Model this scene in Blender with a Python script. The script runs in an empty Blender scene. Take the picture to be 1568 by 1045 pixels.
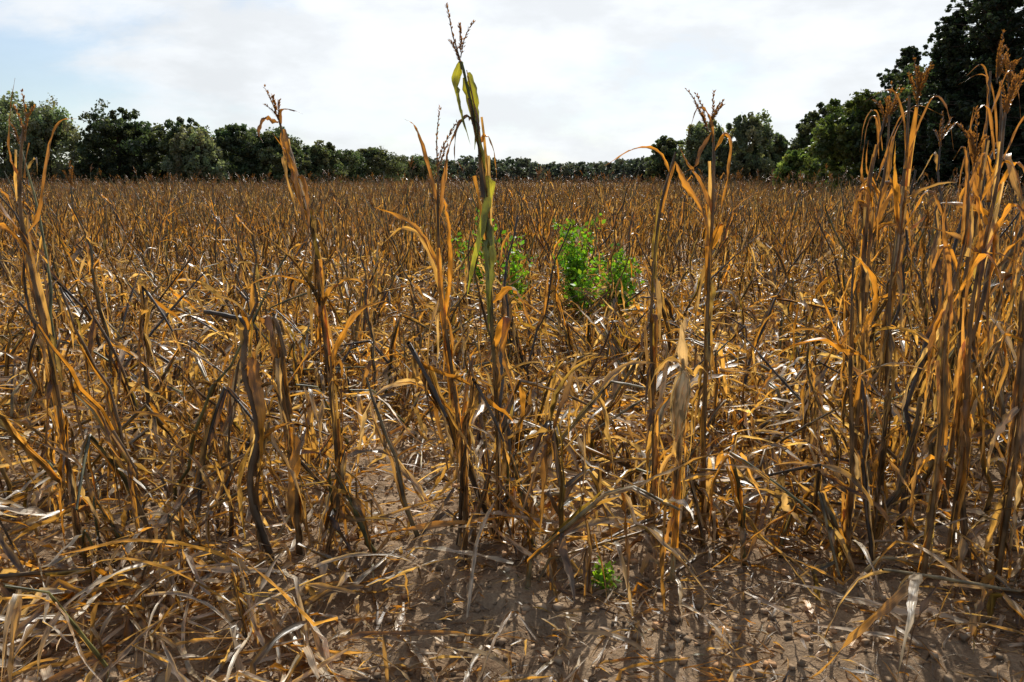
import bpy, math, numpy as np
from mathutils import Vector
rng = np.random.default_rng(11)
R = math.radians
scene = bpy.context.scene
scene.view_settings.view_transform='Standard'
try: scene.view_settings.look='None'
except Exception: pass
scene.view_settings.exposure=0

# ------------------------------------------------------------------ builder
class MB:
    def __init__(s): s.v=[];s.f=[];s.c=[];s.uv=[];s.m=[];s.n=0
    def add(s,v,f,c,uv,m):
        v=np.asarray(v,float);k=len(v)
        s.v.append(v); s.f.append(np.asarray(f,int)+s.n)
        c=np.asarray(c,float)
        if c.ndim==1: c=np.tile(c,(k,1))
        s.c.append(c); s.uv.append(np.asarray(uv,float) if uv is not None else np.zeros((k,3)))
        s.m.append(np.full(len(f),m)); s.n+=k
    def mesh(s,name,mats,smooth=True):
        v=np.vstack(s.v);f=np.vstack(s.f);c=np.vstack(s.c);uv=np.vstack(s.uv);m=np.concatenate(s.m)
        me=bpy.data.meshes.new(name)
        me.vertices.add(len(v)); me.vertices.foreach_set('co',v.astype(np.float32).ravel())
        me.loops.add(len(f)*4); me.loops.foreach_set('vertex_index',f.astype(np.int32).ravel())
        me.polygons.add(len(f)); me.polygons.foreach_set('loop_start',(np.arange(len(f))*4).astype(np.int32))
        for mt in mats: me.materials.append(mt)
        me.polygons.foreach_set('material_index',m.astype(np.int32))
        me.polygons.foreach_set('use_smooth',np.full(len(f),smooth))
        a=me.attributes.new('col','FLOAT_VECTOR','POINT'); a.data.foreach_set('vector',c.astype(np.float32).ravel())
        a=me.attributes.new('luv','FLOAT_VECTOR','POINT'); a.data.foreach_set('vector',uv.astype(np.float32).ravel())
        me.update(calc_edges=True)
        return me
def obj(name,me,coll=None):
    o=bpy.data.objects.new(name,me); (coll or scene.collection).objects.link(o); return o
def nrm(a): return a/(np.linalg.norm(a,axis=-1,keepdims=True)+1e-9)
def U(a,b): return rng.uniform(a,b)

# ------------------------------------------------------------------ materials
def newmat(name):
    m=bpy.data.materials.new(name); m.use_nodes=True; nt=m.node_tree; nt.nodes.clear()
    return m,nt,nt.nodes.new,nt.links.new
def mathn(nt,op,a,b=None,c=None):
    n=nt.nodes.new('ShaderNodeMath'); n.operation=op
    for i,x in enumerate((a,b,c)):
        if x is None: continue
        if isinstance(x,(int,float)): n.inputs[i].default_value=x
        else: nt.links.new(x,n.inputs[i])
    return n.outputs[0]
def leaf_mat(name,trans=0.45,rough=0.45,spec=0.5,streak=True,tmul=(1.25,0.85,0.5),rand=0.35):
    m,nt,N,L=newmat(name)
    out=N('ShaderNodeOutputMaterial')
    at=N('ShaderNodeAttribute'); at.attribute_name='col'
    col=at.outputs['Vector']
    oi=N('ShaderNodeObjectInfo')
    val=mathn(nt,'MULTIPLY_ADD',oi.outputs['Random'],rand,1-rand/2)
    bumpn=None
    if streak:
        uv=N('ShaderNodeAttribute'); uv.attribute_name='luv'
        mp=N('ShaderNodeMapping'); mp.inputs['Scale'].default_value=(7,5,13)
        L(uv.outputs['Vector'],mp.inputs['Vector'])
        n1=N('ShaderNodeTexNoise'); n1.inputs['Scale'].default_value=1; n1.inputs['Detail'].default_value=2
        L(mp.outputs[0],n1.inputs['Vector'])
        mp2=N('ShaderNodeMapping'); mp2.inputs['Scale'].default_value=(1.2,14,9)
        L(uv.outputs['Vector'],mp2.inputs['Vector'])
        n2=N('ShaderNodeTexNoise'); n2.inputs['Scale'].default_value=1; n2.inputs['Detail'].default_value=1
        L(mp2.outputs[0],n2.inputs['Vector'])
        a=mathn(nt,'MULTIPLY_ADD',n1.outputs['Fac'],1.1,0.45)
        r=N('ShaderNodeMapRange'); L(n2.outputs['Fac'],r.inputs[0])
        r.inputs[1].default_value=.36; r.inputs[2].default_value=.56; r.inputs[3].default_value=.38; r.inputs[4].default_value=1.1
        val=mathn(nt,'MULTIPLY',val,mathn(nt,'MULTIPLY',a,r.outputs[0]))
        bumpn=n1.outputs['Fac']
    vm=N('ShaderNodeVectorMath'); vm.operation='SCALE'; L(col,vm.inputs[0]); L(val,vm.inputs['Scale'])
    p=N('ShaderNodeBsdfPrincipled'); L(vm.outputs[0],p.inputs['Base Color'])
    p.inputs['Roughness'].default_value=rough; p.inputs['Specular IOR Level'].default_value=spec
    if bumpn is not None:
        b=N('ShaderNodeBump'); b.inputs['Strength'].default_value=.5; b.inputs['Distance'].default_value=.004
        L(bumpn,b.inputs['Height']); L(b.outputs[0],p.inputs['Normal'])
    if trans>0:
        tm=N('ShaderNodeVectorMath'); tm.operation='MULTIPLY'; L(vm.outputs[0],tm.inputs[0]); tm.inputs[1].default_value=tmul
        t=N('ShaderNodeBsdfTranslucent'); L(tm.outputs[0],t.inputs['Color'])
        mx=N('ShaderNodeMixShader'); mx.inputs[0].default_value=trans
        L(p.outputs[0],mx.inputs[1]); L(t.outputs[0],mx.inputs[2]); L(mx.outputs[0],out.inputs[0])
    else: L(p.outputs[0],out.inputs[0])
    return m
M_LEAF=leaf_mat('dry_corn_leaf',trans=.43,rough=.35,spec=.9,tmul=(1.8,1.22,.36))
M_STEM=leaf_mat('dry_corn_stem',trans=0.0,rough=.45,spec=.5)
M_HUSK=leaf_mat('corn_husk',trans=.3,rough=.5,spec=.3,tmul=(1.5,1.2,.7),rand=0)
M_GREEN=leaf_mat('green_leaf',trans=.5,rough=.45,spec=.4,tmul=(1.6,1.65,.5),streak=False)
M_TREE=leaf_mat('tree_foliage',trans=.45,rough=.5,spec=.4,tmul=(1.3,1.35,.7),streak=False,rand=.0)
M_BARK=leaf_mat('bark',trans=0,rough=.9,spec=.1,streak=False,rand=0)
M_CLOD=leaf_mat('soil_clod',trans=0,rough=.95,spec=.1,streak=False,rand=0)

# ------------------------------------------------------------------ primitives
def spline(pts,n):
    pts=np.asarray(pts,float)
    P=np.vstack([2*pts[0]-pts[1],pts,2*pts[-1]-pts[-2]]); out=[]
    k=len(pts)-1
    for t in np.linspace(0,k,n):
        i=min(int(t),k-1); u=t-i; a,b,c,d=P[i],P[i+1],P[i+2],P[i+3]
        out.append(.5*((2*b)+(-a+c)*u+(2*a-5*b+4*c-d)*u*u+(-a+3*b-3*c+d)*u**3))
    return np.array(out)
def tube(mb,path,rad,col,m=1,sides=6):
    path=np.asarray(path,float); n=len(path); rad=np.broadcast_to(np.asarray(rad,float),(n,))
    t=nrm(np.gradient(path,axis=0))
    ref=np.array([1,0.13,0.07]); 
    a=nrm(np.cross(t,ref)); bad=np.abs(t@nrm(ref))>.9
    if bad.any(): a[bad]=nrm(np.cross(t[bad],np.array([0,0,1.])))
    b=np.cross(t,a); th=np.linspace(0,2*np.pi,sides,endpoint=False)
    v=(path[:,None,:]+rad[:,None,None]*(np.cos(th)[None,:,None]*a[:,None,:]+np.sin(th)[None,:,None]*b[:,None,:])).reshape(-1,3)
    f=[]
    for i in range(n-1):
        for j in range(sides):
            k=(j+1)%sides; f.append((i*sides+j,i*sides+k,(i+1)*sides+k,(i+1)*sides+j))
    l=np.concatenate([[0],np.cumsum(np.linalg.norm(np.diff(path,axis=0),axis=1))])
    uv=np.stack([np.tile(np.cos(th)*.5,n),np.repeat(l,sides),np.full(n*sides,U(0,10))],1)
    c=np.asarray(col,float); 
    if c.ndim==2: c=np.repeat(c,sides,axis=0)
    mb.add(v,f,c,uv,m)
def ribbon(mb,path,w,col,twist0=0,twist=0,fold=.35,m=0,prof=None,face=None,wob=.14):
    path=np.asarray(path,float); n=len(path); s=np.linspace(0,1,n)
    t=nrm(np.gradient(path,axis=0))
    if face is not None:
        side=np.tile(np.asarray(face,float),(n,1))
    else:
        side=np.cross(t,np.array([0,0,1.])); ln=np.linalg.norm(side,axis=1)
        for i in range(n):
            if ln[i]<.15: side[i]=side[i-1] if i>0 else np.array([math.cos(twist0),math.sin(twist0),0])
            elif i>0 and side[i]@side[i-1]<0: side[i]=-side[i]
    side=nrm(side); side=nrm(side-t*np.sum(side*t,axis=1,keepdims=True)); up=np.cross(side,t)
    ang=twist0+twist*s+np.cumsum(rng.normal(0,wob,n))
    ca,sa=np.cos(ang)[:,None],np.sin(ang)[:,None]
    sd=side*ca+up*sa; nn=-side*sa+up*ca
    if prof is None: prof=np.minimum(1,(s/.18+.35))*np.clip(1-s**2.2,0.02,1)
    ww=w*prof*(1+rng.normal(0,.18,n)); ww=np.maximum(ww,.0015)[:,None]*.5
    fd=fold*(1+rng.normal(0,.3,n))[:,None]
    wav=rng.normal(0,.25,(n,2))
    Lf=path+sd*ww*np.cos(fd)+nn*ww*(np.sin(fd)+wav[:,:1]); Rt=path-sd*ww*np.cos(fd)+nn*ww*(np.sin(fd)+wav[:,1:])
    v=np.stack([Lf,path,Rt],1).reshape(-1,3)
    f=[]
    for i in range(n-1):
        a=i*3; f+= [(a,a+1,a+4,a+3),(a+1,a+2,a+5,a+4)]
    l=np.concatenate([[0],np.cumsum(np.linalg.norm(np.diff(path,axis=0),axis=1))])
    uv=np.stack([np.tile([-.5,0,.5],n),np.repeat(l,3),np.full(n*3,U(0,20))],1)
    c=np.asarray(col,float)
    if c.ndim==1: c=np.tile(c,(n,1))
    mb.add(v,f,np.repeat(c,3,axis=0),uv,m)

STRAW=np.array([.51,.38,.18]); ORANGE=np.array([.48,.27,.058]); BROWN=np.array([.19,.11,.045])
DARK=np.array([.065,.044,.027]); PALE=np.array([.66,.58,.43]); OLIVE=np.array([.22,.205,.065]); GREY=np.array([.31,.25,.18])
def lcol(kind='mix'):
    r=rng.random()
    T={'mix':[(.24,STRAW),(.48,ORANGE),(.67,BROWN),(.77,DARK),(.81,GREY),(.95,PALE),(1,OLIVE)],
       'pale':[(.34,STRAW),(.47,ORANGE),(.57,BROWN),(.64,DARK),(.70,GREY),(1,PALE)],
       'orange':[(.18,STRAW),(.57,ORANGE),(.78,BROWN),(.88,DARK),(.95,OLIVE),(1,PALE)],
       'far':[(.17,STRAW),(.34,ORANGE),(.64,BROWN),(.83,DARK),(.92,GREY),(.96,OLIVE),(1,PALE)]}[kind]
    for p,c in T:
        if r<p: break
    o=[STRAW,ORANGE,BROWN,PALE][rng.integers(4)]
    return (c*.8+o*.2)*U(.75,1.2)
def leaf_path(p0,az,el,L,n,droop,kink=None,curl=0,floor=.012):
    p=np.array(p0,float); pts=[p.copy()]; d=L/n; kd=False
    for i in range(n):
        s=i/n
        el-=droop*(1/n)*(.5+s)*(.35 if kd else 1)
        if kink is not None and abs(s-kink)<.5/n: el=R(U(-89,-45)) if el>R(-30) else el+R(U(30,70)); az+=U(-.9,.9); kd=True
        el=max(el,R(-89)) if curl==0 else el
        if s>.6 and curl: el-=curl/n*3; 
        az+=rng.normal(0,.08); el+=rng.normal(0,.07)
        p=p+d*np.array([math.cos(el)*math.cos(az),math.cos(el)*math.sin(az),math.sin(el)])
        if p[2]<floor:
            p[2]=floor+abs(rng.normal(0,.008)); 
            if el<0: el=R(U(-4,12))
        pts.append(p.copy())
    return np.array(pts)
def grad(c,n,tip=None):
    tip=lcol() if tip is None else tip
    s=np.linspace(0,1,n)[:,None]**2
    return c*(1-s*.7)+tip*s*.7
def stem_path(base,H,lean,az,n,wob=.012,z0=0.):
    s=np.linspace(0,1,n); p=np.zeros((n,3))
    off=lean*s**1.6*H
    w=np.cumsum(rng.normal(0,wob,(n,2)),axis=0)*H
    p[:,0]=base[0]+off*math.cos(az)+w[:,0]; p[:,1]=base[1]+off*math.sin(az)+w[:,1]; p[:,2]=z0+s*H
    p[0,:2]=base[:2]
    return p
def stem_tube(mb,p,r0,r1,c,sides=6,sheath=True):
    n=len(p); s=np.linspace(0,1,n); r=(r0*(1-s)+r1*s)*(1+.22*(np.arange(n)%3==0))
    c=np.asarray(c,float)
    cc=(np.tile(c,(n,1)) if c.ndim==1 else np.stack([np.interp(s,np.linspace(0,1,len(c)),c[:,k]) for k in range(3)],1))*(1+rng.normal(0,.18,(n,1)))
    cc[np.arange(n)%3==0]*=.6
    tube(mb,p,r,np.clip(cc,.01,1),1,sides)
    if sheath:   # withered leaf sheaths wrapped round the stalk
        for k in range(max(3,n//3)):
            i=rng.integers(0,max(1,n-6)); q=p[i:i+rng.integers(4,7)]
            a=U(0,6.28); o=np.array([math.cos(a),math.sin(a),0])
            q=q+o*(r0*.9)+o*np.linspace(0,U(0,.03),len(q))[:,None]
            ribbon(mb,q,U(.020,.033),lcol('far' if rng.random()<.5 else 'orange'),a+1.57,U(-.4,.4),U(.3,.9),prof=np.linspace(1,.5,len(q)))
def tassel(mb,p,d,L,c,nb=5):
    d=nrm(np.array(d,float))
    def strand(p,dd,L,r):
        n=9; pts=[np.array(p,float)]
        for i in range(n): 
            dd=nrm(dd+np.array([rng.normal(0,.06),rng.normal(0,.06),-.05*(i/n)*3])); pts.append(pts[-1]+dd*L/n)
        pts=np.array(pts); tube(mb,pts,np.linspace(r,.0012,n+1),c*.8,1,4)
        for i in range(1,n+1):
            for k in range(6):
                a=U(0,6.28); q=pts[i]+dd*U(-.5,.5)*L/n; e=nrm(dd*1.5+np.array([math.cos(a),math.sin(a),U(-.3,.3)]))
                h=np.cross(e,[0.3,.2,1]); h=nrm(h)*.0034
                mb.add([q-h*.3,q+e*.006-h,q+e*.015,q+e*.006+h],[(0,1,2,3)],c*U(.7,1.3),None,0)
    strand(p,d,L,.0035)
    for k in range(nb):
        a=U(0,6.28); o=U(.15,.45)
        strand(np.array(p)+d*L*U(0,.3),nrm(d+o*np.array([math.cos(a),math.sin(a),0])),L*U(.35,.7),.002)

def stalkcol(): return [BROWN*1.1,STRAW*.6,OLIVE*.7,ORANGE*.65,ORANGE*.5,DARK*1.5][rng.integers(6)]*U(.65,1.1)
def plant(kind):
    mb=MB(); ns=13; nl=12
    if kind in('tall','far'):
        far=kind=='far'
        H=U(1.05,1.74); az=U(0,6.28); p=stem_path((0,0),H,U(0,.35),az,7 if far else ns,.016)
        n_=len(p)
        stem_tube(mb,p,.012,.005,stalkcol(),4 if far else 6,not far)
        if rng.random()<.4: tassel(mb,p[-1],p[-1]-p[-2],U(.14,.22),BROWN*1.1,3 if far else rng.integers(3,6))
        k=rng.integers(9,13); a0=U(0,3.14)
        for i in range(k):
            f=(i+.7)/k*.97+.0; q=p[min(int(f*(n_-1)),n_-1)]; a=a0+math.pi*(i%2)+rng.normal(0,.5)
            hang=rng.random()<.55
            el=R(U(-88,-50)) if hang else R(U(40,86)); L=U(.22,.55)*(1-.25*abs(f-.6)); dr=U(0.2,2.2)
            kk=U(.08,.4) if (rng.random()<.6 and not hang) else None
            m_=6 if far else nl; dk=.5+.5*f  # lower leaves darker: weathering, plus shade put into the colour
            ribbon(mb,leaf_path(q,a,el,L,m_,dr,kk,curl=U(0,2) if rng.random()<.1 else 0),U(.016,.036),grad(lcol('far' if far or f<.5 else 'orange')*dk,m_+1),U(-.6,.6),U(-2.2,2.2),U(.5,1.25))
    elif kind=='broken':
        H=U(.35,.95); az=U(0,6.28); p=stem_path((0,0),H,U(0,.5),az,ns-4)
        q=p[-1]
        if rng.random()<.75:
            L=U(.15,.6); el=R(U(-88,-10)); aa=az+U(-1.5,1.5); e=[]
            for i in range(1,7):
                el-=.03; q=q+L/6*np.array([math.cos(el)*math.cos(aa),math.cos(el)*math.sin(aa),math.sin(el)])
                q[2]=max(q[2],.02); e.append(q.copy())
            p=np.vstack([p,e])
        stem_tube(mb,p,.012,.006,stalkcol())
        k=rng.integers(11,16); a0=U(0,3.14)
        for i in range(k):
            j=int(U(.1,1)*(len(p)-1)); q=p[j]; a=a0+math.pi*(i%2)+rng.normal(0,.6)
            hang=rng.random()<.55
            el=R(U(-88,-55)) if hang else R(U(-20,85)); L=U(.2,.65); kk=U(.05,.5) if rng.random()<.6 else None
            dk=.5+.5*min(1,q[2]/.7)  # weathered near the ground, with shade also put into the leaf colour
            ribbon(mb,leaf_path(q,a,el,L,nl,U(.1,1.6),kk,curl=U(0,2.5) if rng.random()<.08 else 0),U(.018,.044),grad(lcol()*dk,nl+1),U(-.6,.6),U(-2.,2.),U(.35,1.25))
    elif kind=='lean':
        az=U(0,6.28); el=R(U(5,50)); L=U(.7,1.3); nn=12; q=np.zeros(3); p=[q.copy()]
        q=q+[0,0,U(.03,.3)]; p.append(q.copy())
        for i in range(nn):
            el-=U(0,.012); az+=rng.normal(0,.02)
            if rng.random()<.13: el-=U(.3,1.); az+=U(-.5,.5)
            q=q+L/nn*np.array([math.cos(el)*math.cos(az),math.cos(el)*math.sin(az),math.sin(el)])
            if q[2]<.02: q[2]=.02; el=0
            p.append(q.copy())
        p=np.array(p); stem_tube(mb,p,.0105,.005,stalkcol()*1.3)
        for i in range(rng.integers(11,15)):
            j=int(U(.1,1)*(len(p)-1)); a=az+U(-1.6,1.6)
            el2=R(U(-85,40)); kk=U(.1,.5) if rng.random()<.5 else None
            ribbon(mb,leaf_path(p[j],a,el2,U(.3,.7),nl,U(.1,1.6),kk),U(.018,.046),grad(lcol('mix' if rng.random()<.45 else 'pale'),nl+1),U(-.6,.6),U(-1.8,1.8),U(.2,1.0))
    elif kind=='fallen':
        az=U(0,6.28); L=U(.8,1.4); p=[]; q=np.array([0,0,.0]); el=R(U(20,60)); 
        for i in range(14):
            p.append(q.copy()); 
            if i==2: el=R(U(-8,14))
            el-=.03; az+=rng.normal(0,.03)
            q=q+L/14*np.array([math.cos(el)*math.cos(az),math.cos(el)*math.sin(az),math.sin(el)])
            if q[2]<.02: q[2]=.02; el=R(U(0,5))
        p=np.array(p); stem_tube(mb,p,.011,.006,(STRAW*.8 if rng.random()<.5 else BROWN))
        for i in range(9):
            q=p[int(U(.1,1)*13)]; a=az+U(-1.2,1.2)
            ribbon(mb,leaf_path(q,a,R(U(-10,60)),U(.3,.75),nl,U(.5,2.2),U(.1,.4) if rng.random()<.5 else None),U(.018,.046),grad(lcol('pale'),nl+1),U(-.5,.5),U(-1.6,1.6),U(.2,.9))
    elif kind=='litter':
        for i in range(12):
            q=np.array([rng.normal(0,.22),rng.normal(0,.22),U(.01,.2)]); a=U(0,6.28)
            ribbon(mb,leaf_path(q,a,R(U(-15,40)),U(.25,.8),nl,U(.2,1.5),U(.1,.6) if rng.random()<.5 else None),U(.014,.042),grad(lcol('pale'),nl+1),U(-.6,.6),U(-1.8,1.8),U(.15,.9))
    elif kind=='bits':
        for i in range(34):
            q=np.array([rng.normal(0,.22),rng.normal(0,.22),U(.006,.03)]); a=U(0,6.28)
            ribbon(mb,leaf_path(q,a,R(U(-10,30)),U(.03,.2),4,U(0,2),floor=.006),U(.004,.016),lcol('far' if rng.random()<.7 else 'pale'),U(-.8,.8),U(-1,1),U(0,.8))
    return mb
src=bpy.data.collections.new('corn_plant_variants')
KINDS=[('tall',18),('broken',24),('lean',18),('fallen',8),('litter',12),('bits',6),('far',14)]
IDX={};c=0
for ki,(k,n) in enumerate(KINDS):
    IDX[k]=(c,n)
    for i in range(n):
        me=plant(k).mesh('%03d_%s'%(c,k),[M_LEAF,M_STEM]); obj('%03d_%s'%(c,k),me,src); c+=1

# ------------------------------------------------------------------ noise + ground
G_={}
def vnoise(x,y,seed):
    if seed not in G_: G_[seed]=np.random.default_rng(seed).random((256,256))
    g=G_[seed]; x=np.asarray(x,float);y=np.asarray(y,float)
    xi=np.floor(x).astype(int); yi=np.floor(y).astype(int)
    u=x-xi; v=y-yi; u=u*u*(3-2*u); v=v*v*(3-2*v)
    a=g[xi%256,yi%256];b=g[(xi+1)%256,yi%256];c=g[xi%256,(yi+1)%256];d=g[(xi+1)%256,(yi+1)%256]
    return (a*(1-u)+b*u)*(1-v)+(c*(1-u)+d*u)*v-.5
def gz(x,y):
    x=np.asarray(x,float);y=np.asarray(y,float)
    z=.10*vnoise(x*1.1,y*.9,1)+.06*vnoise(x*3.1,y*3.1,2)+.045*vnoise(x*9,y*9,3)+.028*vnoise(x*23,y*23,4)
    return z-.02
n=680
u=np.linspace(-1,1,n); gx=.8*np.sinh(8.3*u); gy=3.4+.8*np.sinh(8.3*u)
X,Y=np.meshgrid(gx,gy,indexing='ij'); Z=gz(X,Y)
fade=np.clip(1-np.hypot(X,Y)/400,0,1); Z=Z*fade
v=np.stack([X,Y,Z],-1).reshape(-1,3)
I=np.arange(n*n).reshape(n,n); f=np.stack([I[:-1,:-1],I[1:,:-1],I[1:,1:],I[:-1,1:]],-1).reshape(-1,4)
m,nt,N,L=newmat('dry_soil'); out=N('ShaderNodeOutputMaterial'); p=N('ShaderNodeBsdfPrincipled'); L(p.outputs[0],out.inputs[0])
p.inputs['Roughness'].default_value=.95; p.inputs['Specular IOR Level'].default_value=.1
tc=N('ShaderNodeTexCoord')
a=N('ShaderNodeTexNoise'); a.inputs['Scale'].default_value=2.2; a.inputs['Detail'].default_value=6; a.inputs['Roughness'].default_value=.7; L(tc.outputs['Object'],a.inputs['Vector'])
b=N('ShaderNodeTexNoise'); b.inputs['Scale'].default_value=60; b.inputs['Detail'].default_value=5; b.inputs['Roughness'].default_value=.75; L(tc.outputs['Object'],b.inputs['Vector'])
vo=N('ShaderNodeTexVoronoi'); vo.inputs['Scale'].default_value=28; L(tc.outputs['Object'],vo.inputs['Vector'])
r=N('ShaderNodeValToRGB'); r.color_ramp.elements[0].position=.32; r.color_ramp.elements[0].color=(.15,.093,.053,1)
r.color_ramp.elements[1].position=.64; r.color_ramp.elements[1].color=(.50,.355,.22,1)
s=mathn(nt,'ADD',mathn(nt,'MULTIPLY',a.outputs['Fac'],.55),mathn(nt,'MULTIPLY',b.outputs['Fac'],.45)); L(s,r.inputs[0]); L(r.outputs[0],p.inputs['Base Color'])
h=mathn(nt,'ADD',mathn(nt,'MULTIPLY',b.outputs['Fac'],1.0),mathn(nt,'MULTIPLY',vo.outputs['Distance'],-.6))
bp=N('ShaderNodeBump'); bp.inputs['Strength'].default_value=1.; bp.inputs['Distance'].default_value=.02; L(h,bp.inputs['Height']); L(bp.outputs[0],p.inputs['Normal'])
g=MB(); g.add(v,f,np.array([.2,.14,.1]),None,0); obj('ground',g.mesh('ground',[m]))

# clods / pebbles
import itertools
mb=MB()
nc=11000
cx=rng.uniform(-3.2,3.2,nc); cy=2+rng.random(nc)**1.3*6; 
base=np.array(list(itertools.product([-1,1],repeat=3)),float); base=nrm(base)
cf=np.array([(0,1,3,2),(4,6,7,5),(0,4,5,1),(2,3,7,6),(0,2,6,4),(1,5,7,3)])
sz=.004+.021*rng.random(nc)**3
zz=gz(cx,cy)
for i in range(nc):
    vv=base*sz[i]*(1+rng.normal(0,.22,(8,3))); vv[:,2]*=.7
    an=U(0,6.28); ca,sa=math.cos(an),math.sin(an); vv=vv@np.array([[ca,sa,0],[-sa,ca,0],[0,0,1]])
    col=np.array([.40,.285,.18])*U(.35,1.15) if rng.random()<.8 else np.array([.46,.27,.14])
    mb.add(vv+[cx[i],cy[i],zz[i]+sz[i]*.3],cf,col,None,0)
obj('soil_clods',mb.mesh('soil_clods',[M_CLOD]))

# ------------------------------------------------------------------ scatter
pts=[];rot=[];scl=[];idx=[]
def put(x,y,kind,s,tilt=.1):
    a,n=IDX[kind]
    pts.append((x,y,float(gz(x,y))-.01)); rot.append((rng.normal(0,tilt),rng.normal(0,tilt),U(0,6.28))); scl.append(s); idx.append(a+int(rng.integers(n)))
def openpatch(x,y):
    return ((x-.55)/1.0)**2+((y-2.85)/.55)**2<1 or ((x+.6)/.5)**2+((y-3.9)/.65)**2<1 or ((x+1.0)/.36)**2+((y-2.95)/.32)**2<1 or ((x-.1)/1.2)**2+((y-2.3)/.3)**2<1 or ((x-1.5)/.4)**2+((y-2.6)/.25)**2<1
for k in range(-160,161):
    x0=-.12+.77*k
    y=2.25+U(0,.2)
    while y<112:
        d=y; 
        if d<20: st=.12
        elif d<45: st=.25
        else: st=.5
        y+=st*U(.6,1.5)
        x=x0+rng.normal(0,.20 if d<12 else .26)+.02*y
        if abs(x)>.92*y+1.4: continue
        t=x/max(y,1)
        wall=1/(1+math.exp(-(y-12.5+ (1.5 if abs(t)<.22 else 0) + 5*max(0,t-.25) + 3*max(0,-t-.25))/1.5))
        q=rng.random()
        if openpatch(x,y) and rng.random()<.93: continue
        if y<2.9:
            if rng.random()<(.5 if x>-.6 and x<1.2 else .3): continue
            put(x,y,'broken' if q<.3 else 'lean' if q<.5 else 'litter',U(.45,.75)); continue
        if rng.random()<wall:
            if rng.random()<.12: continue
            put(x,y,'tall' if y<16 else 'far',U(.74,1.07)*(1.0 if d<40 else 1.04),.16)
        else:
            ptall=.04+ (.30 if t>.42 else 0)+(.06 if t<-.5 else 0)
            if q<ptall: put(x,y,'tall',U(.6,1.0),.14)
            elif q<.58: put(x,y,'broken',U(.5,1.05),.26)
            elif q<.84: put(x,y,'lean',U(.7,1.1),.1)
            else: put(x,y,'fallen',U(.8,1.1),.04)
for i in range(1650):
    y=2.25+rng.random()**.7*12; x=U(-1,1)*(.85*y+.5)
    if openpatch(x,y) and rng.random()<.95: continue
    q=rng.random()
    if y<3.2:
        q*=.7
        if rng.random()<.35: continue
    put(x,y,'litter' if q<.6 else 'lean' if q<.85 else 'fallen',U(.6,1.1),.1)
for i in range(15):
    put(U(-2.1,-.45),U(2.3,3.0),'litter',U(.7,1.0),.1)
for p_ in ((-.15,2.45),(.25,2.5),(.75,2.45),(1.35,2.75),(1.7,2.5)): put(p_[0],p_[1],'litter',U(.5,.75),.08)
for i in range(380):
    y=2.1+rng.random()**1.2*5; x=U(-1,1)*(.85*y+.4)
    put(x,y,'bits',U(.7,1.1),.03)
for i in range(36):
    y=U(3.0,7); x=y*U(.44,.75); put(x,y,'tall',U(.85,1.22),.1)
for i in range(9):
    y=U(3.2,7); x=-y*U(.5,.75); put(x,y,'tall',U(.8,1.1),.1)
for x in (-1.62,-1.45,-1.25,-.8,-.68,-.58,-.42,-.17,-.12,.1,.22,.95,1.02,1.2,1.36,1.45):
    put(x,U(3.05,3.5),'broken',U(.75,1.05),.12)
me=bpy.data.meshes.new('corn_field'); P=np.array(pts,np.float32)
me.vertices.add(len(P)); me.vertices.foreach_set('co',P.ravel())
a=me.attributes.new('rot','FLOAT_VECTOR','POINT'); a.data.foreach_set('vector',np.array(rot,np.float32).ravel())
a=me.attributes.new('scl','FLOAT','POINT'); a.data.foreach_set('value',np.array(scl,np.float32))
a=me.attributes.new('idx','INT','POINT'); a.data.foreach_set('value',np.array(idx,np.int32))
field=obj('corn_field',me)
ng=bpy.data.node_groups.new('scatter_corn','GeometryNodeTree')
ng.interface.new_socket('Geometry',in_out='INPUT',socket_type='NodeSocketGeometry'); ng.interface.new_socket('Geometry',in_out='OUTPUT',socket_type='NodeSocketGeometry')
gi=ng.nodes.new('NodeGroupInput'); go=ng.nodes.new('NodeGroupOutput'); ip=ng.nodes.new('GeometryNodeInstanceOnPoints'); ci=ng.nodes.new('GeometryNodeCollectionInfo')
ci.inputs['Collection'].default_value=src; ci.inputs['Separate Children'].default_value=True; ci.inputs['Reset Children'].default_value=True
def na(nm,t):
    q=ng.nodes.new('GeometryNodeInputNamedAttribute'); q.data_type=t; q.inputs['Name'].default_value=nm
    return [o for o in q.outputs if o.enabled and o.name=='Attribute'][0]
ng.links.new(gi.outputs[0],ip.inputs['Points']); ng.links.new(ci.outputs[0],ip.inputs['Instance']); ip.inputs['Pick Instance'].default_value=True
ng.links.new(na('idx','INT'),ip.inputs['Instance Index']); ng.links.new(na('rot','FLOAT_VECTOR'),ip.inputs['Rotation']); ng.links.new(na('scl','FLOAT'),ip.inputs['Scale'])
ng.links.new(ip.outputs[0],go.inputs[0])
md=field.modifiers.new('scatter','NODES'); md.node_group=ng
print('instances',len(P))

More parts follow.
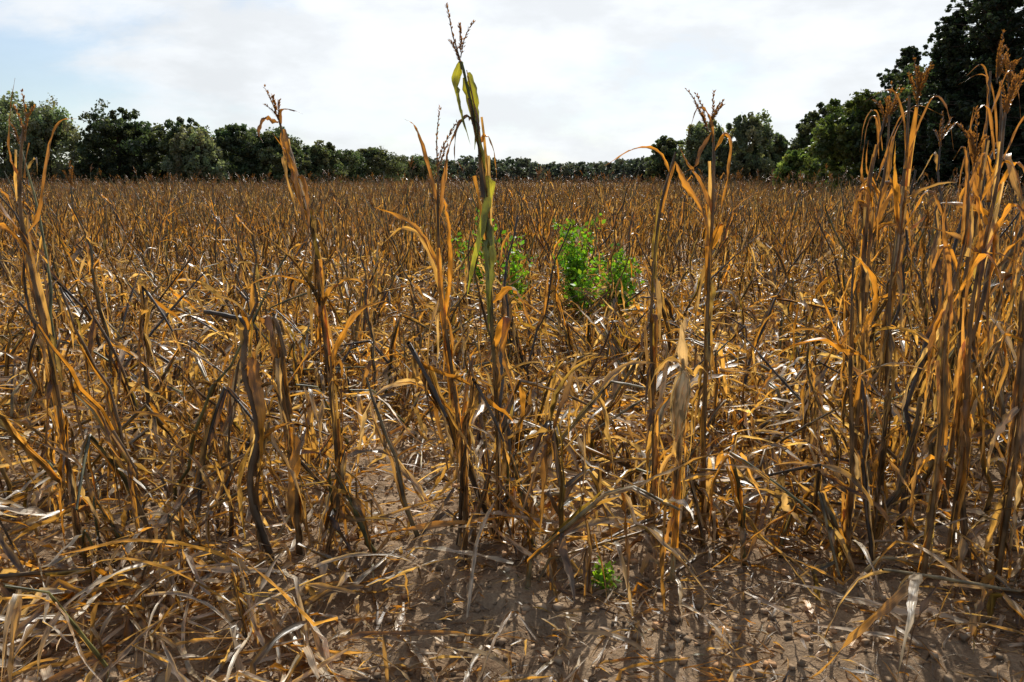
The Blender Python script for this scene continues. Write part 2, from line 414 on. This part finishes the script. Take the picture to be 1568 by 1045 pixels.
# ------------------------------------------------------------------ hero plants (world metres)
HM=[M_LEAF,M_STEM,M_HUSK]
YG=np.array([.40,.50,.055]); GD=np.array([.13,.17,.035])
def hero(stems,leaves,tassels=(),extra=14,extra_z=(.15,1.1),kind='mix'):
    mb=MB()
    for pts_,r0,r1,c in stems:
        pth=spline(pts_,26); stem_tube(mb,pth,r0,r1,np.array(c,float))
        for i in range(extra):
            zt=U(*extra_z); j=int(np.argmin(abs(pth[:,2]-zt))); hang=rng.random()<.6
            ribbon(mb,leaf_path(pth[j],U(0,6.28),R(U(-88,-55)) if hang else R(U(20,85)),U(.2,.5),14,U(.3,2.2),U(.05,.45) if (rng.random()<.6 and not hang) else None),U(.018,.038),grad(lcol(kind),15),U(-.6,.6),U(-2.2,2.2),U(.4,1.2))
    for pts_,w,c,tw in leaves:
        c=np.array(c,float); green=c[1]>c[0]
        ribbon(mb,spline(pts_,20),w,grad(c,20,c*.8),U(-.3,.3),tw,U(.25,.6) if green or w>.04 else U(.5,1.0),face=(1,.25,.35),wob=.1 if green else .16)
    for p_,d_,L_,nb in tassels: tassel(mb,p_,d_,L_,BROWN*1.3,nb)
    me=mb.mesh('corn_plant',HM); return obj('corn_plant',me)
# centre tall plant, still partly green
hero([([(-.07,3.3,0),(-.06,3.3,.5),(-.085,3.3,1.0),(-.10,3.3,1.4),(-.135,3.3,1.75),(-.19,3.3,2.02),(-.20,3.3,2.06)],.011,.004,[BROWN*1.1,BROWN*1.2,OLIVE*.9,GD,GD,GD])],
 [([(-.20,3.3,2.06),(-.215,3.29,1.98),(-.20,3.27,1.88),(-.165,3.25,1.74)],.042,YG,.3),
  ([(-.17,3.3,2.02),(-.15,3.3,1.94),(-.14,3.29,1.84),(-.15,3.28,1.72)],.036,YG*.8,-.3),
  ([(-.19,3.3,2.0),(-.17,3.3,1.9),(-.15,3.29,1.83),(-.12,3.28,1.7),(-.10,3.27,1.6)],.032,YG*.7,.3),
  ([(-.135,3.3,1.74),(-.10,3.3,1.78),(-.07,3.28,1.71),(-.06,3.26,1.60)],.02,ORANGE,1.5),
  ([(-.10,3.3,1.62),(-.09,3.28,1.56),(-.12,3.25,1.42),(-.16,3.2,1.25),(-.18,3.17,1.15)],.042,YG*1.2,.2),
  ([(-.10,3.3,1.45),(-.08,3.27,1.3),(-.09,3.25,1.1),(-.10,3.24,.95)],.036,GD*1.5,.5),
  ([(-.10,3.3,1.3),(-.11,3.27,1.36),(-.10,3.25,1.2),(-.10,3.24,1.02)],.03,GD*1.8,.5),
  ([(-.13,3.3,1.8),(-.17,3.29,1.85),(-.22,3.28,1.79),(-.23,3.27,1.66)],.03,DARK*1.5,2),
  ([(-.08,3.3,1.1),(.0,3.27,1.17),(.05,3.24,1.1),(.09,3.22,.98)],.035,ORANGE,1),
  ([(-.08,3.3,.9),(-.02,3.25,1.05),(-.03,3.22,.9),(.02,3.2,.68)],.045,ORANGE*1.1,.6)],
 [((-.2,3.3,2.03),(-.05,0,1),.25,4)],extra=14,extra_z=(.1,.95))
hero([([(-.20,3.15,0),(-.20,3.15,.4),(-.24,3.15,.8),(-.28,3.15,1.15),(-.29,3.15,1.45),(-.285,3.15,1.62)],.011,.004,BROWN)],
 [([(-.29,3.15,1.5),(-.33,3.14,1.7),(-.365,3.13,1.8),(-.41,3.12,1.83)],.022,BROWN*1.5,1.2),
  ([(-.29,3.15,1.45),(-.26,3.14,1.62),(-.24,3.13,1.72),(-.19,3.12,1.83)],.022,BROWN*1.6,2),
  ([(-.285,3.15,1.25),(-.36,3.13,1.40),(-.45,3.12,1.47),(-.53,3.1,1.50)],.024,ORANGE*1.1,1),
  ([(-.28,3.15,1.15),(-.34,3.13,1.36),(-.42,3.12,1.42),(-.5,3.1,1.36)],.024,STRAW,1),
  ([(-.27,3.15,1.05),(-.24,3.12,1.35),(-.25,3.11,1.5),(-.27,3.1,1.55)],.03,ORANGE,1)],
 [((-.285,3.15,1.6),(0,0,1),.26,2)],extra=14,extra_z=(.1,1.2),kind='orange')
hero([([(-.82,3.6,0),(-.84,3.6,.5),(-.87,3.6,1.0),(-.90,3.6,1.4),(-.98,3.6,1.7),(-1.02,3.6,1.87)],.011,.004,BROWN*1.2)],
 [([(-1.02,3.6,1.85),(-1.07,3.58,1.87),(-1.10,3.57,1.81),(-1.08,3.56,1.76)],.03,BROWN*1.6,1),
  ([(-1.01,3.6,1.84),(-1.0,3.58,1.9),(-.95,3.57,1.9),(-.90,3.56,1.88)],.016,BROWN,1),
  ([(-1.0,3.6,1.82),(-.98,3.58,1.72),(-.94,3.56,1.6),(-.91,3.55,1.42),(-.89,3.54,1.33)],.042,ORANGE,.8),
  ([(-.99,3.6,1.75),(-1.0,3.57,1.66),(-.96,3.55,1.5),(-.93,3.54,1.4)],.034,STRAW,-1.),
  ([(-.96,3.6,1.62),(-.92,3.57,1.6),(-.90,3.55,1.45),(-.91,3.54,1.3)],.03,BROWN*1.5,-1.),
  ([(-.9,3.6,1.4),(-.95,3.57,1.56),(-.97,3.55,1.7),(-1.03,3.53,1.8)],.026,ORANGE*.9,1)],
 [((-1.02,3.6,1.86),(-.25,0,1),.14,3)],extra=20,extra_z=(.1,1.35),kind='orange')
hero([([(.90,3.5,0),(.88,3.5,.5),(.87,3.5,1.0),(.87,3.5,1.5),(.86,3.5,1.76),(.84,3.5,1.84)],.011,.004,BROWN*1.2),
      ([(.66,3.5,0),(.65,3.5,.5),(.62,3.5,1.0),(.64,3.5,1.45),(.70,3.5,1.72)],.010,.004,BROWN)],
 [([(.68,3.5,1.62),(.62,3.48,1.72),(.52,3.46,1.73),(.39,3.44,1.66)],.022,ORANGE*1.1,1),
  ([(.86,3.5,1.75),(.83,3.47,1.86),(.78,3.45,1.9),(.74,3.44,1.8)],.022,BROWN*1.3,2),
  ([(.86,3.5,1.72),(.90,3.48,1.80),(.93,3.46,1.72),(.90,3.45,1.5),(.88,3.44,1.42)],.028,ORANGE,1.5),
  ([(.70,3.5,1.68),(.75,3.48,1.58),(.83,3.46,1.45),(.87,3.45,1.2)],.034,ORANGE*1.1,.8),
  ([(.87,3.5,1.45),(.80,3.46,1.6),(.74,3.44,1.68),(.70,3.43,1.74)],.026,BROWN*1.6,1.4),
  ([(.87,3.5,1.3),(.90,3.46,1.42),(.86,3.44,1.3),(.87,3.43,1.08)],.036,ORANGE,.8),
  ([(.85,3.5,1.8),(.80,3.48,1.72),(.78,3.46,1.66),(.72,3.45,1.63)],.022,BROWN,1)],
 [((.84,3.5,1.8),(-.5,0,1),.2,3),((.84,3.5,1.82),(.2,0,1),.14,2)],extra=16,extra_z=(.1,1.3),kind='orange')
# snapped, dark S-curved stalk left of centre
hero([([(-1.0,3.1,0),(-1.08,3.1,.35),(-1.03,3.1,.6),(-1.07,3.1,.85),(-1.06,3.1,1.04),(-1.12,3.08,1.08),(-1.2,3.06,1.1)],.016,.008,DARK*1.6),
      ([(-.92,3.2,0),(-.93,3.2,.5),(-.98,3.2,.95),(-.96,3.18,1.05),(-.92,3.16,.9)],.013,.008,BROWN)],
 [([(-1.0,3.1,1.05),(-.95,3.08,1.08),(-.93,3.06,.95),(-.95,3.05,.78)],.05,BROWN*1.4,.5),
  ([(-1.07,3.1,.9),(-1.03,3.08,.85),(-1.0,3.06,.65),(-1.02,3.05,.4)],.06,ORANGE*.8,.5),
  ([(-.95,3.2,.6),(-.9,3.15,.5),(-.92,3.12,.3),(-.9,3.1,.15)],.055,ORANGE*.9,.6)],extra=10,extra_z=(.1,.95))
# arched orange leaves on the right
hero([([(1.45,3.2,0),(1.44,3.2,.4),(1.40,3.2,.8),(1.38,3.2,1.12)],.012,.005,BROWN*1.3)],
 [([(1.42,3.2,.9),(1.34,3.17,.93),(1.25,3.15,.98),(1.12,3.12,.95),(1.04,3.1,.9)],.032,ORANGE*1.1,.8),
  ([(1.40,3.2,.95),(1.46,3.17,1.12),(1.42,3.15,1.25),(1.33,3.12,1.32)],.04,ORANGE,.8),
  ([(1.38,3.2,1.0),(1.33,3.17,.95),(1.28,3.15,1.05),(1.2,3.12,1.2)],.026,ORANGE,1.2),
  ([(1.40,3.2,.85),(1.45,3.16,.82),(1.42,3.13,.9),(1.3,3.1,.98)],.03,ORANGE*1.2,1.2)],extra=12,extra_z=(.1,.9))
# plant carrying the hanging cob
mb=MB(); pth=spline([(.655,3.0,0),(.66,3.0,.4),(.665,3.0,.75),(.66,3.0,.93)],18); stem_tube(mb,pth,.010,.007,STRAW*.7,6,True)
cp=spline([(.665,2.985,.88),(.655,2.965,.83),(.645,2.955,.75),(.64,2.95,.67),(.635,2.95,.61)],14)
tube(mb,cp,[.008,.014,.020,.025,.028,.029,.028,.026,.023,.018,.013,.009,.005,.002],PALE*np.array([1.1,.98,.72]),2,12)
for k in range(9):
    a=k*.7; o=np.array([math.cos(a),math.sin(a),0]); rr=np.interp(np.linspace(0,1,14),[0,.35,.6,1],[.010,.030,.027,.009])[:,None]
    ribbon(mb,cp+o*rr+rng.normal(0,.0012,(14,3)),.026,PALE*U(.9,1.25)*np.array([1.05,.93,.66]),a+1.57,0.1,.2,m=2)
ribbon(mb,spline([(.665,3,.88),(.655,2.99,.96),(.65,2.99,1.02),(.645,2.99,1.08)],10),.038,PALE*np.array([1.2,1.,.7]),0,.5,.4,face=(1,0,0),m=2)
for q in ([(.665,3,.9),(.70,2.98,.86),(.72,2.97,.9),(.78,2.96,.84)],[(.66,3,.9),(.60,2.98,.93),(.55,2.97,.88),(.52,2.96,.8)],[(.66,3,.6),(.66,2.98,.5),(.68,2.97,.4),(.66,2.96,.3)],[(.64,2.95,.64),(.63,2.94,.56),(.65,2.93,.50)]):
    ribbon(mb,spline(q,12),.022,STRAW,.5,1,.6)
for i in range(8):
    ribbon(mb,leaf_path(pth[int(U(1,14))],U(0,6.28),R(U(-88,-30)),U(.2,.45),14,U(.3,2)),U(.018,.034),grad(lcol('mix'),15),U(-.6,.6),U(-2,2),U(.4,1.1))
obj('corn_plant',mb.mesh('corn_plant',HM))
# left edge plant
hero([([(-1.86,3.2,0),(-1.88,3.2,.5),(-1.90,3.2,.95),(-1.95,3.2,1.4),(-1.93,3.2,1.65),(-1.90,3.2,1.8)],.012,.004,BROWN)],
 [([(-1.93,3.2,1.4),(-1.85,3.17,1.5),(-1.78,3.15,1.72),(-1.72,3.14,1.82),(-1.65,3.13,1.83)],.02,BROWN*1.3,1.4),
  ([(-1.93,3.2,1.35),(-2.0,3.17,1.5),(-2.06,3.15,1.64),(-2.12,3.14,1.7)],.026,BROWN*1.2,1),
  ([(-1.93,3.2,1.3),(-2.0,3.17,1.42),(-2.08,3.15,1.40),(-2.14,3.14,1.3)],.03,ORANGE,1),
  ([(-1.93,3.2,1.6),(-1.95,3.18,1.7),(-1.92,3.16,1.85),(-1.88,3.15,1.98)],.016,BROWN*1.3,2)],
 [((-1.90,3.2,1.75),(.05,0,1),.18,2)],extra=20,extra_z=(.1,1.3))
def rplant(x,y,H,az):
    ca=math.cos(az)*U(.6,1.2)
    hero([([(x,y,0),(x+.01,y,.6),(x-.02,y,1.1),(x+U(-.03,.03),y,H-.35),(x+.02*ca,y,H-.05)],.011,.004,BROWN*1.1)],
     [([(x,y,H-.35),(x+.06*ca,y-.03,H-.12),(x+.13*ca,y-.05,H-.03),(x+.25*ca,y-.08,H-.08)],.013,BROWN*1.5,1.2),
      ([(x,y,H-.25),(x-.06*ca,y-.03,H-.06),(x-.12*ca,y-.05,H-.1),(x-.15*ca,y-.08,H-.26)],.014,BROWN*1.4,1.6),
      ([(x,y,H-.6),(x+.07,y-.03,H-.42),(x+.13,y-.06,H-.5),(x+.17,y-.08,H-.75)],.028,ORANGE*1.1,1.4),
      ([(x,y,H-.5),(x-.07,y-.03,H-.38),(x-.12,y-.06,H-.48),(x-.13,y-.08,H-.7)],.026,ORANGE*.9,1.2),
      ([(x,y,H-.7),(x-.05,y-.03,H-.45),(x-.1,y-.06,H-.33),(x-.11,y-.08,H-.2)],.022,BROWN*1.7,1.4)],
     [((x+.02,y,H-.1),(.1*ca,0,1),.2,5)],extra=18,extra_z=(.15,H-.4),kind='orange')
for q in [(1.60,3.3,1.98,2.6),(1.86,3.15,1.93,.3),(2.02,3.5,2.1,2.9),(1.75,3.9,1.95,0.),(2.25,3.8,2.1,3.1),(1.95,2.95,1.8,1.),(1.68,3.0,1.75,2.),(2.1,3.2,1.9,.6),(1.9,4.2,2.0,.4)]: rplant(*q)

# ------------------------------------------------------------------ green weeds
def weed(x,y,h,w,n,leafs=.03,k_=60):
    mb=MB(); G=np.array([.14,.29,.032])
    for i in range(n):
        a=U(0,6.28); r=w*U(.1,1); top=np.array([r*math.cos(a),r*math.sin(a),h*U(.45,1)])
        pp=spline([(0,0,0),top*[.35,.35,.5],top],10); tube(mb,pp,np.linspace(.005,.0015,10),G*.5,1,4)
        for k in range(k_):
            s=U(.25,1); q=pp[min(9,int(s*9))]+rng.normal(0,.05,3)*(leafs/.05); e=nrm(rng.normal(0,1,3)+[0,0,.3]); 
            sd=nrm(np.cross(e,rng.normal(0,1,3))); l=leafs*U(.6,1.7)
            mb.add([q,q+e*l*.5+sd*l*.36,q+e*l*1.1,q+e*l*.5-sd*l*.36],[(0,1,2,3)],G*U(.5,1.4)*np.array([U(.8,1.5),1,1]),None,0)
    o=obj('weed_plant',mb.mesh('weed_plant',[M_GREEN,M_GREEN],False)); o.location=(x,y,float(gz(x,y)))
weed(.78,9.4,1.42,.36,19,.045,60); weed(1.16,8.6,.98,.38,18,.045,60); weed(.85,8.9,.8,.35,7,.045,50); weed(-.45,10.2,1.4,.35,9,.045,50); weed(.05,9.8,1.2,.4,9,.045,50)
weed(.37,3.0,.09,.07,4,.02,45)

# ------------------------------------------------------------------ trees
def leafcloud(mb,cen,rad,per,size,col,flat=1.,var=.45):
    k=len(cen); tot=k*per
    c=np.repeat(cen,per,axis=0); rr=np.repeat(rad,per)[:,None]
    dirs=nrm(rng.normal(0,1,(tot,3))); q=c+dirs*rr*(rng.random((tot,1))**.5)*np.array([1,1,flat])
    e=nrm(rng.normal(0,1,(tot,3))); s=nrm(np.cross(e,rng.normal(0,1,(tot,3)))); l=size*rng.uniform(.5,1.4,(tot,1))
    v=np.stack([q-e*l*.5,q+s*l*.4,q+e*l*.6,q-s*l*.4],1).reshape(-1,3)
    f=np.arange(tot*4).reshape(-1,4)
    cc=np.repeat(rng.uniform(1-var,1+var,k),per)[:,None]*rng.uniform(.75,1.25,(tot,1))*np.asarray(col)
    hue=np.repeat(rng.uniform(.85,1.25,k),per); cc[:,0]*=hue
    mb.add(v,f,np.repeat(cc,4,axis=0),None,0)
def tree(name,x,y,H,W,col,size,nclump=130,per=80,droop=False):
    mb=MB(); bark=np.array([.07,.055,.04])
    tr=spline([(0,0,-.2),(U(-.2,.2),U(-.2,.2),H*.35),(U(-.4,.4),U(-.4,.4),H*.8)],10); tube(mb,tr,np.linspace(H*.026,H*.006,10),bark,1,8)
    lobes=[]
    for i in range(10):
        f=U(0,1); a=U(0,6.28); hz=H*(.15+.68*f); rr=W*.5*(1-.55*f**2)*U(.35,.7)
        c=np.array([rr*math.cos(a),rr*math.sin(a),hz]); lobes.append((c,W*U(.15,.24),H*U(.08,.14)))
        b=tr[min(9,int(f*7)+1)]; tube(mb,spline([b,(b+c)/2+[0,0,.3],c],6),np.linspace(H*.009,.02,6),bark,1,5)
    cen=[];rad=[]
    for i in range(nclump):
        if i%2: 
            c,ra,rh=lobes[rng.integers(len(lobes))]; d=nrm(rng.normal(0,1,3)); q=c+d*np.array([ra,ra,rh])*U(.5,1.15); rad.append(W*U(.02,.07))
        else:
            d=nrm(rng.normal(0,1,3)); s=U(.45,1.0); q=np.array([0,0,H*.48])+d*np.array([W*.46,W*.46,H*.47])*s; rad.append(W*U(.035,.10))
            if d[2]<0: q[0]*=1.15; q[1]*=1.15
        q[2]=min(max(q[2],.5+U(0,1)),H*.97); cen.append(q)
    leafcloud(mb,np.array(cen),np.array(rad),per,size,col,1.6 if droop else .8)
    o=obj(name,mb.mesh(name,[M_TREE,M_BARK],False)); o.location=(x,y,0); return o
DG=np.array([.07,.095,.05]); MG=np.array([.11,.135,.07]); LG=np.array([.18,.205,.125]); YGr=np.array([.14,.185,.055])
T=[('willow_tree',-62,100,12.6,12,LG,True),('willow_tree',-55.5,98,11.4,9,LG,True),('willow_tree',-69,95,12.2,12,LG,True),
   ('oak_tree',-48,100,11.6,10,DG*.8,False),('maple_tree',-41.8,102,9.8,9,MG,False),('willow_tree',-38,98,8.0,7,LG,True),
   ('oak_tree',-34.6,104,9.3,9,DG*1.2,False),('maple_tree',-29.5,104,8.4,8,MG,False),('maple_tree',-25.5,108,7,7,MG,False),
   ('oak_tree',-52,112,10,12,DG,False),('maple_tree',-45,116,9.4,12,DG*1.3,False),('maple_tree',-76,95,12,14,MG,False),('maple_tree',-36,118,9.4,13,DG*1.3,False),
   ('oak_tree',-32.5,150,8.2,14,DG*1.3,False),('maple_tree',-26,156,8.0,13,MG*.9,False),('oak_tree',-38.5,145,8.4,13,MG*.9,False),('maple_tree',-20,165,7.2,11,MG*.9,False),
   ('birch_tree',23.5,100,9.4,7,LG,True),('birch_tree',28,98,10.2,7,LG,True),('maple_tree',19.8,104,7.4,6,MG,False),('birch_tree',32,101,8,5,MG,True),
   ('oak_tree',30.5,80,9.8,7.5,DG*.7,False),('oak_tree',34.3,80,10.2,8,DG*.7,False),('oak_tree',39,78,11,9,DG*.7,False)]
for t in T: tree(t[0],t[1],t[2],t[3],t[4],t[5],.32,nclump=300,per=75,droop=t[6])
T=[('maple_tree',22.8,56,5.8,6,YGr,.2),('maple_tree',26.5,56,8.2,7.5,YGr*.8,.2),('oak_tree',29.5,54,9.8,8,DG*.8,.2),('maple_tree',20.3,57,4.0,4,YGr,.2),
   ('oak_tree',25.6,44,9.2,7,DG*.6,.2),('oak_tree',22.4,45,8.6,6.5,DG*.7,.2),('maple_tree',19.9,47,7.0,6,YGr*.6,.2)]
for t in T: tree(t[0],t[1],t[2],t[3],t[4],t[5],t[6],nclump=400,per=90)
def pine(x,y,H,W,col,size=.2,lay=28):
    mb=MB(); bark=np.array([.06,.045,.035]); tube(mb,[(0,0,0),(.1,0,H*.5),(0,.05,H)],[H*.02,H*.013,.02],bark,1,8)
    cen=[];rad=[]
    for i in range(lay):
        f=i/lay; z=H*(.06+.94*f); r=W*.5*(1-f)**.7*U(.7,1.2)+.15
        for k in range(rng.integers(6,9)):
            a=U(0,6.28); rr=r*U(.6,1.3); e=np.array([rr*math.cos(a),rr*math.sin(a),z+rr*U(-.1,.5)])
            br=spline([(0,0,z),e*[.5,.5,1]+[0,0,-.1],e],6); tube(mb,br,np.linspace(.035,.01,6),bark,1,4)
            for s in np.linspace(.2,1,8):
                cen.append(br[int(s*5)]+rng.normal(0,.12,3)+[0,0,-.1]); rad.append(.08+.2*(1-f)*(1.2-s)+.05)
    leafcloud(mb,np.array(cen),np.array(rad),30,size,col,.8)
    o=obj('pine_tree',mb.mesh('pine_tree',[M_TREE,M_BARK],False)); o.location=(x,y,0)
PC=np.array([.034,.053,.028])
pine(22.6,39,12.2,8,PC,.14); pine(21.4,41,9.6,6,PC,.14); pine(24.6,37,13.4,8,PC,.14); pine(27.5,40,13.5,8,PC,.14); pine(31.3,66,12,8,PC,.22); pine(24,42,12,8,PC,.14)
# distant tree line
mb=MB(); k=640
lx=rng.uniform(-190,230,k); ly=350+rng.uniform(-14,25,k); hh=9.8+3*vnoise(lx*.06,lx*0,7)+rng.normal(0,.5,k)
hh=np.where(lx<-45,hh+2,hh)
cen=[];rad=[]
for i in range(k):
    for j in range(11):
        cen.append((lx[i]+rng.normal(0,1.6),ly[i]+rng.normal(0,2),hh[i]*U(.1,.97))); rad.append(U(.8,1.9))
leafcloud(mb,np.array(cen),np.array(rad),18,1.2,np.array([.07,.086,.074]),.8)  # distance haze put into the foliage as a greyer, bluer colour
for i in range(0,k,3): tube(mb,[(lx[i],ly[i],0),(lx[i],ly[i],hh[i]*.5),(lx[i],ly[i],hh[i]*.85)],[.25,.2,.08],(.06,.05,.04),1,5)
obj('distant_treeline',mb.mesh('distant_treeline',[M_TREE,M_BARK],False))

# ------------------------------------------------------------------ light & sky
EL,AZ=R(40),R(12)
sd=Vector((math.sin(AZ)*math.cos(EL),math.cos(AZ)*math.cos(EL),math.sin(EL)))
sl=bpy.data.lights.new('sun','SUN'); sl.energy=5.0; sl.angle=R(.5); sl.color=(1,.95,.87)
so=bpy.data.objects.new('sun',sl); scene.collection.objects.link(so); so.rotation_euler=(-sd).to_track_quat('-Z','Y').to_euler(); so.location=(0,0,30)
w=bpy.data.worlds.new('World'); scene.world=w; w.use_nodes=True; nt=w.node_tree; nt.nodes.clear(); N=nt.nodes.new; L=nt.links.new
out=N('ShaderNodeOutputWorld'); bg=N('ShaderNodeBackground'); L(bg.outputs[0],out.inputs[0]); bg.inputs[1].default_value=.08
sk=N('ShaderNodeTexSky'); sk.sky_type='NISHITA'; sk.sun_disc=False; sk.sun_elevation=EL; sk.sun_rotation=AZ; sk.air_density=1.0; sk.dust_density=.6; sk.ozone_density=2
tc=N('ShaderNodeTexCoord'); mp=N('ShaderNodeMapping'); mp.inputs['Scale'].default_value=(1,1,2.6); mp.inputs['Location'].default_value=(.4,.1,.2); L(tc.outputs['Generated'],mp.inputs['Vector'])
n1=N('ShaderNodeTexNoise'); n1.inputs['Scale'].default_value=4.2; n1.inputs['Detail'].default_value=9; n1.inputs['Roughness'].default_value=.58; n1.inputs['Distortion'].default_value=.2; L(mp.outputs[0],n1.inputs['Vector'])
n3=N('ShaderNodeTexNoise'); n3.inputs['Scale'].default_value=7; n3.inputs['Detail'].default_value=7; n3.inputs['Roughness'].default_value=.55; L(mp.outputs[0],n3.inputs['Vector'])
dt=N('ShaderNodeVectorMath'); dt.operation='DOT_PRODUCT'; L(tc.outputs['Generated'],dt.inputs[0]); dt.inputs[1].default_value=tuple(sd)
veil=N('ShaderNodeMapRange'); L(dt.outputs['Value'],veil.inputs[0]); veil.inputs[1].default_value=.5; veil.inputs[2].default_value=.92; veil.inputs[3].default_value=-.11; veil.inputs[4].default_value=.2; veil.interpolation_type='SMOOTHSTEP'
cf_=mathn(nt,'ADD',n1.outputs['Fac'],veil.outputs[0])
r=N('ShaderNodeMapRange'); L(cf_,r.inputs[0]); r.inputs[1].default_value=.42; r.inputs[2].default_value=.68; r.inputs[3].default_value=.28; r.inputs[4].default_value=.97; r.interpolation_type='SMOOTHSTEP'
br=N('ShaderNodeMapRange'); L(dt.outputs['Value'],br.inputs[0]); br.inputs[1].default_value=-.2; br.inputs[2].default_value=.8; br.inputs[3].default_value=4.; br.inputs[4].default_value=12.4
sh=N('ShaderNodeMapRange'); L(n3.outputs['Fac'],sh.inputs[0]); sh.inputs[1].default_value=.35; sh.inputs[2].default_value=.6; sh.inputs[3].default_value=.91; sh.inputs[4].default_value=1.06; sh.interpolation_type='SMOOTHSTEP'
br2=mathn(nt,'MULTIPLY',br.outputs[0],sh.outputs[0])
cc=N('ShaderNodeVectorMath'); cc.operation='SCALE'; cc.inputs[0].default_value=(.965,1.0,1.035); L(br2,cc.inputs['Scale'])
hz=N('ShaderNodeVectorMath'); hz.operation='MULTIPLY'; L(sk.outputs[0],hz.inputs[0]); hz.inputs[1].default_value=(1.3,1.38,1.46)
mx=N('ShaderNodeMix'); mx.data_type='RGBA'; L(r.outputs[0],mx.inputs[0]); L(hz.outputs[0],mx.inputs[6]); L(cc.outputs[0],mx.inputs[7])
L(mx.outputs[2],bg.inputs[0])

# ------------------------------------------------------------------ camera
cd=bpy.data.cameras.new('camera'); cam=bpy.data.objects.new('camera',cd); scene.collection.objects.link(cam); scene.camera=cam
cd.lens=28; cd.sensor_width=36; cd.clip_start=.05; cd.clip_end=6000
cam.location=(0,0,1.6); cam.rotation_euler=(R(90-11.4),0,0)
